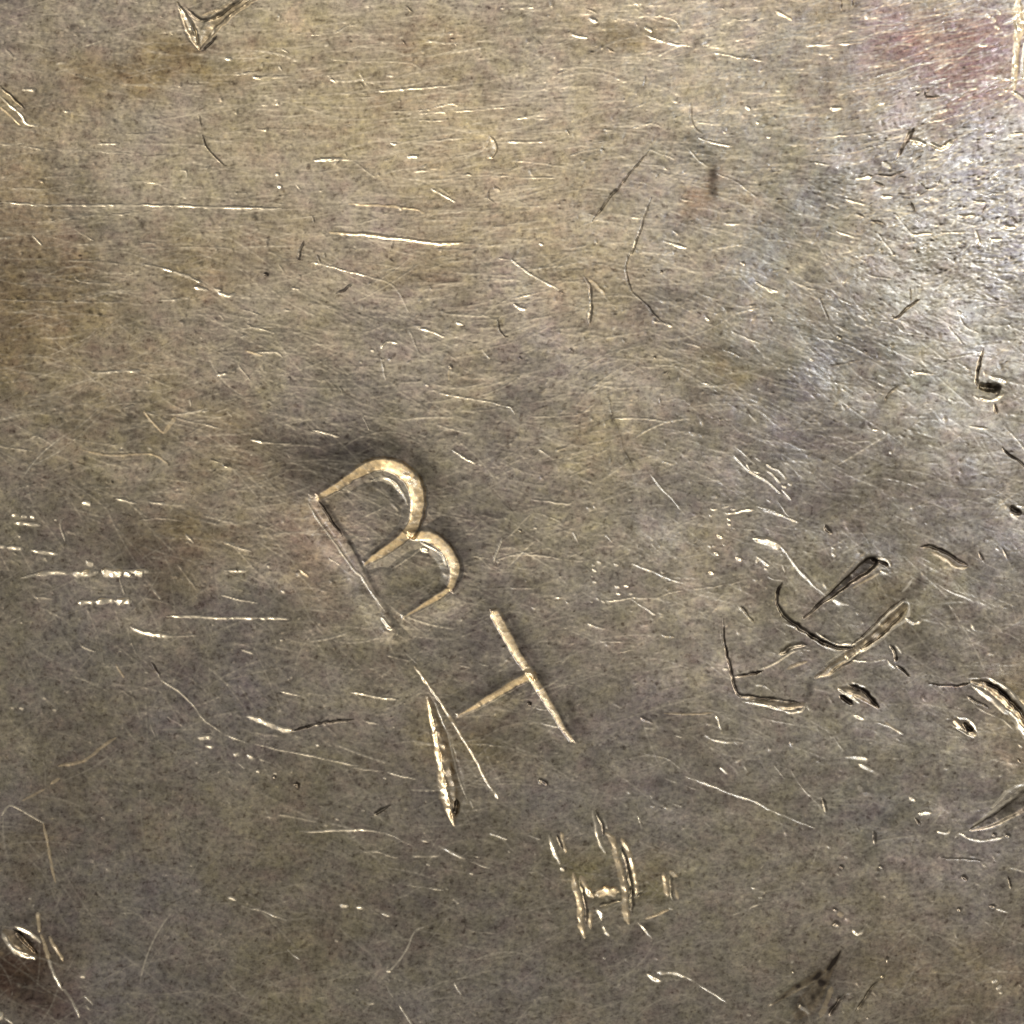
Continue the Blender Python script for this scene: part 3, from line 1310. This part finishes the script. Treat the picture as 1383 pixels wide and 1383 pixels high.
# stains and tarnish, with shade, glow and glare painted in (colour multipliers)
TINT = np.ones((ND, ND, 3))
STN = noise(30) * 11 + noise(80) * 15; STM = noise(30) * 11 + noise(80) * 15
for x, y, rx, ry, c, k in [
    (1295, 85, 120, 75, (.70, .50, .60), 1), (1345, 290, 80, 120, (.90, .91, 1.06), .9), (215, 95, 130, 30, (.86, .76, .58), 1), (840, 30, 75, 36, (.86, .78, .62), .9),  # second patch paints the blue of the glare into the colour
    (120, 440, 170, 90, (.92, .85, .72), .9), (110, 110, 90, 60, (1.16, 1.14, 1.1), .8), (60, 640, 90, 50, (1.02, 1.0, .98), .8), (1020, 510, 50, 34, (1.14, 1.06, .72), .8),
    (840, 590, 70, 50, (1.06, 1.01, .82), .7), (455, 600, 110, 44, (.50, .50, .51), 1), (615, 680, 50, 70, (.74, .73, .75), .9), (506, 690, 44, 40, (.76, .76, .78), .9), (570, 790, 36, 36, (.82, .82, .80), .9), (330, 610, 90, 50, (.74, .67, .56), .85),  # paints the shaded halo around B and darkens its counters
    (1060, 290, 70, 120, (.66, .68, .70), .95), (1130, 480, 120, 60, (.66, .69, .70), .9), (1200, 660, 120, 80, (.80, .78, .75), .9), (890, 840, 130, 100, (1.5, 1.46, 1.4), .9), (1150, 1190, 150, 70, (1.35, 1.33, 1.28), .9), (975, 190, 50, 60, (.82, .84, .84), .7),  # these patches also offset lamp spill and dim lamplight by colour
    (425, 745, 42, 80, (1.14, 1.0, .84), .9), (250, 735, 130, 55, (.86, .76, .62), .9), (1280, 1310, 160, 80, (1.03, .94, .76), .8),  # first patch paints the warm reflected glow left of B's stem
    (640, 240, 200, 120, (1.10, 1.03, .88), .8), (780, 420, 160, 90, (1.10, 1.05, .94), .7), (420, 130, 120, 60, (1.05, 1.01, .92), .6),
    (25, 1325, 62, 66, (.48, .36, .31), 1), (1365, 950, 40, 80, (1.06, .94, .76), .8), (640, 1010, 55, 60, (.92, .85, .62), .8),
    (805, 1170, 50, 45, (.92, .89, .62), .9), (1240, 800, 40, 60, (.90, .86, .66), .8), (960, 235, 22, 40, (.80, .58, .44), .7),
    (60, 760, 90, 50, (.80, .80, .86), .8), (320, 920, 80, 50, (.90, .90, .98), .7), (1090, 20, 90, 20, (1.12, 1.0, .85), .6),
    (690, 860, 90, 80, (.86, .85, .89), .8), (880, 930, 70, 60, (.93, .92, .96), .5), (1150, 1080, 80, 50, (.80, .83, .84), .8),
    (1110, 1340, 70, 40, (.82, .84, .85), .7), (20, 330, 80, 230, (.86, .76, .62), .8), (560, 50, 90, 50, (.94, .87, .74), .7),
    (520, 1010, 80, 50, (.90, .88, .92), .7), (180, 1080, 120, 60, (.90, .88, .84), .8), (60, 1130, 50, 60, (.82, .74, .62), .8),
    (420, 1240, 170, 80, (.95, .93, .93), .8), (980, 720, 60, 40, (.93, .92, .82), .6), (1330, 620, 60, 60, (.95, .92, .98), .5),
    (230, 560, 60, 40, (.86, .83, .72), .7), (540, 350, 90, 40, (.92, .86, .76), .7), (300, 330, 120, 60, (.90, .84, .72), .7)]:
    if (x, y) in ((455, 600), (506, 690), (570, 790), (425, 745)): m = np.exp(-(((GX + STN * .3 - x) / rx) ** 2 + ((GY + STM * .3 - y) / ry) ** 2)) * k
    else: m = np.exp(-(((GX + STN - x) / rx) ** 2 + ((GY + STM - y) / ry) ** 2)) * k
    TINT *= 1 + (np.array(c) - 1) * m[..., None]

gold = noise(150) * .6 + noise(55) * .5      # gold to mauve drift of the tarnish
TINT *= 1 + gold[..., None] * np.array((.020, .014, -.040))
TINT *= (1 + .055 * noise(110) + .035 * noise(40))[..., None]

# fade everything out at the rim of the detailed field, then extend plainly to the plate's edges
def rim(a): return np.clip((a - LO) / 14, 0, 1) * np.clip((HI - a) / 14, 0, 1)
FADE = sm(rim(GX)) * sm(rim(GY))
def grow(A, fill):
    Bf = np.full((N, N) + A.shape[2:], fill, float)
    f = FADE if A.ndim == 2 else FADE[..., None]
    Bf[NO:NO + ND, NO:NO + ND] = A * f + fill * (1 - f)
    return Bf
HF, FR, DI, BR, TI = grow(H, 0.), grow(FRESH, 0.), grow(np.clip(DIRT_SHADE, 0, 1), 0.), grow(np.clip(BRASS, 0, 1), 0.), grow(TINT, 1.)
FI = np.full((N, N), -1, np.int32); FI[NO:NO + ND, NO:NO + ND] = FID

XX, YY = np.meshgrid(axis, axis)
co = np.stack([(XX - C0) * U, (C0 - YY) * U, HF * U], -1).reshape(-1, 3)
gy, gx = np.gradient(HF, axis, axis)
nor = np.stack([-gx, gy, np.ones_like(gx)], -1).reshape(-1, 3)
nor /= np.linalg.norm(nor, axis=1, keepdims=True)
wear = np.stack([FR, DI, BR, np.ones_like(FR)], -1).reshape(-1, 4)  # dirt channel also carries the shade painted by the marks
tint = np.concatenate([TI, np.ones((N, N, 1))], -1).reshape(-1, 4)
idx = np.arange(N * N).reshape(N, N)
quads = np.stack([idx[1:, :-1], idx[1:, 1:], idx[:-1, 1:], idx[:-1, :-1]], -1).reshape(-1, 4)
fid = FI[:-1, :-1].reshape(-1)

# ------------------------------------------------------------------ material: tarnished, worn metal
def metal():
    m = bpy.data.materials.new("tarnished_metal"); m.use_nodes = True
    nt = m.node_tree; nd = nt.nodes; ln = nt.links
    b = nd["Principled BSDF"]
    def node(t, **k):
        n = nd.new(t)
        for a, v in k.items(): setattr(n, a, v)
        return n
    tc = node('ShaderNodeTexCoord')
    def nz(scale, detail=4, rough=.6, stretch=(1, 1, 1), rot=0.0):
        mp = node('ShaderNodeMapping'); mp.inputs['Scale'].default_value = stretch; mp.inputs['Rotation'].default_value = (0, 0, rot)
        ln.new(tc.outputs['Object'], mp.inputs[0])
        n = node('ShaderNodeTexNoise'); n.inputs['Scale'].default_value = scale
        n.inputs['Detail'].default_value = detail; n.inputs['Roughness'].default_value = rough
        ln.new(mp.outputs[0], n.inputs['Vector']); return n.outputs[0]
    def ramp(src, stops):
        r = node('ShaderNodeValToRGB'); e = r.color_ramp.elements
        e[0].position, e[0].color = stops[0][0], (*stops[0][1], 1)
        e[1].position, e[1].color = stops[-1][0], (*stops[-1][1], 1)
        for p, c in stops[1:-1]:
            q = e.new(p); q.color = (*c, 1)
        ln.new(src, r.inputs[0]); return r.outputs[0]
    def mix(a, bb, f, mode='MIX'):
        x = node('ShaderNodeMix', data_type='RGBA', blend_type=mode)
        for s, v in ((x.inputs[0], f), (x.inputs[6], a), (x.inputs[7], bb)):
            if hasattr(v, 'is_linked'): ln.new(v, s)
            else: s.default_value = v if not isinstance(v, tuple) else (*v, 1)
        return x.outputs[2]
    def math_(op, a, bb):
        x = node('ShaderNodeMath', operation=op)
        for s, v in ((x.inputs[0], a), (x.inputs[1], bb)):
            if hasattr(v, 'is_linked'): ln.new(v, s)
            else: s.default_value = v
        return x.outputs[0]
    big = ramp(nz(55, 6, .6), [(.30, (.40, .365, .33)), (.45, (.47, .422, .35)), (.56, (.485, .445, .385)), (.72, (.56, .49, .38))])
    mid = ramp(nz(480, 5, .7, (1, 1.1, 1)), [(.30, (.68, .66, .66)), (.5, (1, 1, 1)), (.72, (1.27, 1.25, 1.16))])
    fine = ramp(nz(1500, 3, .6, (1, 1.1, 1)), [(.28, (.58, .56, .56)), (.5, (1, 1, 1)), (.72, (1.34, 1.33, 1.26))])
    hue = ramp(nz(260, 4, .6), [(.32, (1.04, .97, 1.02)), (.5, (1, 1, 1)), (.68, (1.0, 1.01, .91))])
    spk = ramp(nz(1150, 2, .5), [(.30, (.60, .57, .56)), (.40, (1, 1, 1)), (.66, (1, 1, 1)), (.76, (1.38, 1.36, 1.26))])
    c = mix(big, mid, 1.0, 'MULTIPLY'); c = mix(c, spk, 1.0, 'MULTIPLY'); c = mix(c, fine, 1.0, 'MULTIPLY'); c = mix(c, hue, 1.0, 'MULTIPLY')
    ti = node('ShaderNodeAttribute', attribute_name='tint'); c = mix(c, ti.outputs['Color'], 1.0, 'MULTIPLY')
    we = node('ShaderNodeAttribute', attribute_name='wear')
    sp = node('ShaderNodeSeparateColor'); ln.new(we.outputs['Color'], sp.inputs[0])
    fr, di, br = sp.outputs[0], sp.outputs[1], sp.outputs[2]
    tan = mix((.92, .70, .40), fine, .8, 'MULTIPLY')
    c = mix(c, tan, br)
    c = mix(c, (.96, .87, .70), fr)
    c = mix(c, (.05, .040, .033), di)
    ln.new(c, b.inputs['Base Color'])
    md = node('ShaderNodeMapRange'); ln.new(di, md.inputs[0]); md.inputs[1].default_value = .55; md.inputs[2].default_value = 1.0
    md.inputs[3].default_value = 1.0; md.inputs[4].default_value = .85; ln.new(md.outputs[0], b.inputs['Metallic'])
    r0 = node('ShaderNodeMapRange'); ln.new(nz(300, 5, .65), r0.inputs[0])
    r0.inputs[1].default_value = .3; r0.inputs[2].default_value = .7; r0.inputs[3].default_value = .27; r0.inputs[4].default_value = .41
    r1 = math_('SUBTRACT', r0.outputs[0], math_('MULTIPLY', fr, .04))
    r1 = math_('ADD', r1, math_('MULTIPLY', di, .04))
    ln.new(r1, b.inputs['Roughness'])
    bp = node('ShaderNodeBump'); bp.inputs['Strength'].default_value = .10; bp.inputs['Distance'].default_value = 4e-5
    hsum = math_('ADD', nz(2600, 3, .6, (1, 1.2, 1)), math_('MULTIPLY', nz(5200, 2, .6), .6))
    ln.new(hsum, bp.inputs['Height']); ln.new(bp.outputs[0], b.inputs['Normal'])
    return m
MAT = metal()

# ------------------------------------------------------------------ meshes
def build(name, faces, parent=None, base=False):
    used, inv = np.unique(faces, return_inverse=True)
    f = inv.reshape(-1, 4).astype(np.int32)
    V = co[used]; NV = nor[used]; A = wear[used]; T = tint[used]
    if base:                                 # rim and underside give the plate its thickness
        lut = np.full(N * N, -1, np.int32); lut[used] = np.arange(len(used))
        ring = np.concatenate([idx[0, :], idx[1:, -1], idx[-1, -2::-1], idx[-2:0:-1, 0]])
        top = lut[ring]; k = len(ring); n0 = len(V)
        low = co[ring].copy(); low[:, 2] = -0.0035
        V = np.vstack([V, low, [[0, 0, -0.0035]]])
        NV = np.vstack([NV, np.tile([0, 0, -1.], (k + 1, 1))])
        A = np.vstack([A, np.tile([0, 0, 0, 1.], (k + 1, 1))]); T = np.vstack([T, np.ones((k + 1, 4))])
        a = np.arange(k); bnx = (a + 1) % k
        side = np.stack([top[a], top[bnx], n0 + bnx, n0 + a], -1)
        tris = np.stack([n0 + a, n0 + bnx, np.full(k, n0 + k)], -1)
    else: side = np.zeros((0, 4), int); tris = np.zeros((0, 3), int)
    me = bpy.data.meshes.new(name)
    nq = len(f) + len(side); nt = len(tris)
    me.vertices.add(len(V)); me.vertices.foreach_set("co", V.astype(np.float32).ravel())
    me.loops.add(nq * 4 + nt * 3)
    me.loops.foreach_set("vertex_index", np.concatenate([f.ravel(), side.ravel(), tris.ravel()]).astype(np.int32))
    me.polygons.add(nq + nt)
    me.polygons.foreach_set("loop_start", np.concatenate([np.arange(nq) * 4, nq * 4 + np.arange(nt) * 3]).astype(np.int32))
    me.update(calc_edges=True)
    me.polygons.foreach_set("use_smooth", np.ones(nq + nt, bool))
    for nm, arr in (('wear', A), ('tint', T)):
        at = me.attributes.new(nm, 'FLOAT_COLOR', 'POINT'); at.data.foreach_set("color", arr.astype(np.float32).ravel())
    at = me.attributes.new('custom_normal', 'FLOAT_VECTOR', 'POINT'); at.data.foreach_set("vector", NV.astype(np.float32).ravel())
    me.materials.append(MAT)
    o = bpy.data.objects.new(name, me); scene.collection.objects.link(o)
    if parent: o.parent = parent
    return o

plate = build('metal_plate', quads[fid < 0], base=True)
plate["label"] = "worn tarnished metal plate with stamped letters, scratches and gouges"
plate["category"] = "metal plate"
order = np.argsort(fid, kind='stable'); sf = fid[order]
lo = np.searchsorted(sf, np.arange(len(PARTS))); hi = np.searchsorted(sf, np.arange(len(PARTS)), side='right')
objs = {}
has_kids = {p for _, p, _ in PARTS if p >= 0}
for k, (name, par, label) in enumerate(PARTS):
    fs = quads[order[lo[k]:hi[k]]]
    if k in has_kids:
        o = bpy.data.objects.new(name, None); o.empty_display_size = .002
        scene.collection.objects.link(o); o.parent = plate
    elif len(fs) < 3:
        if len(fs) == 0: continue
        o = build(name, fs, objs[par] if par >= 0 else plate)
    else:
        o = build(name, fs, objs[par] if par >= 0 else plate)
    if label: o["label"] = label
    if name == 'small_nicks': o["kind"] = "stuff"
    objs[k] = o
print("parts", len(objs), "grid", N, "quads", len(quads))
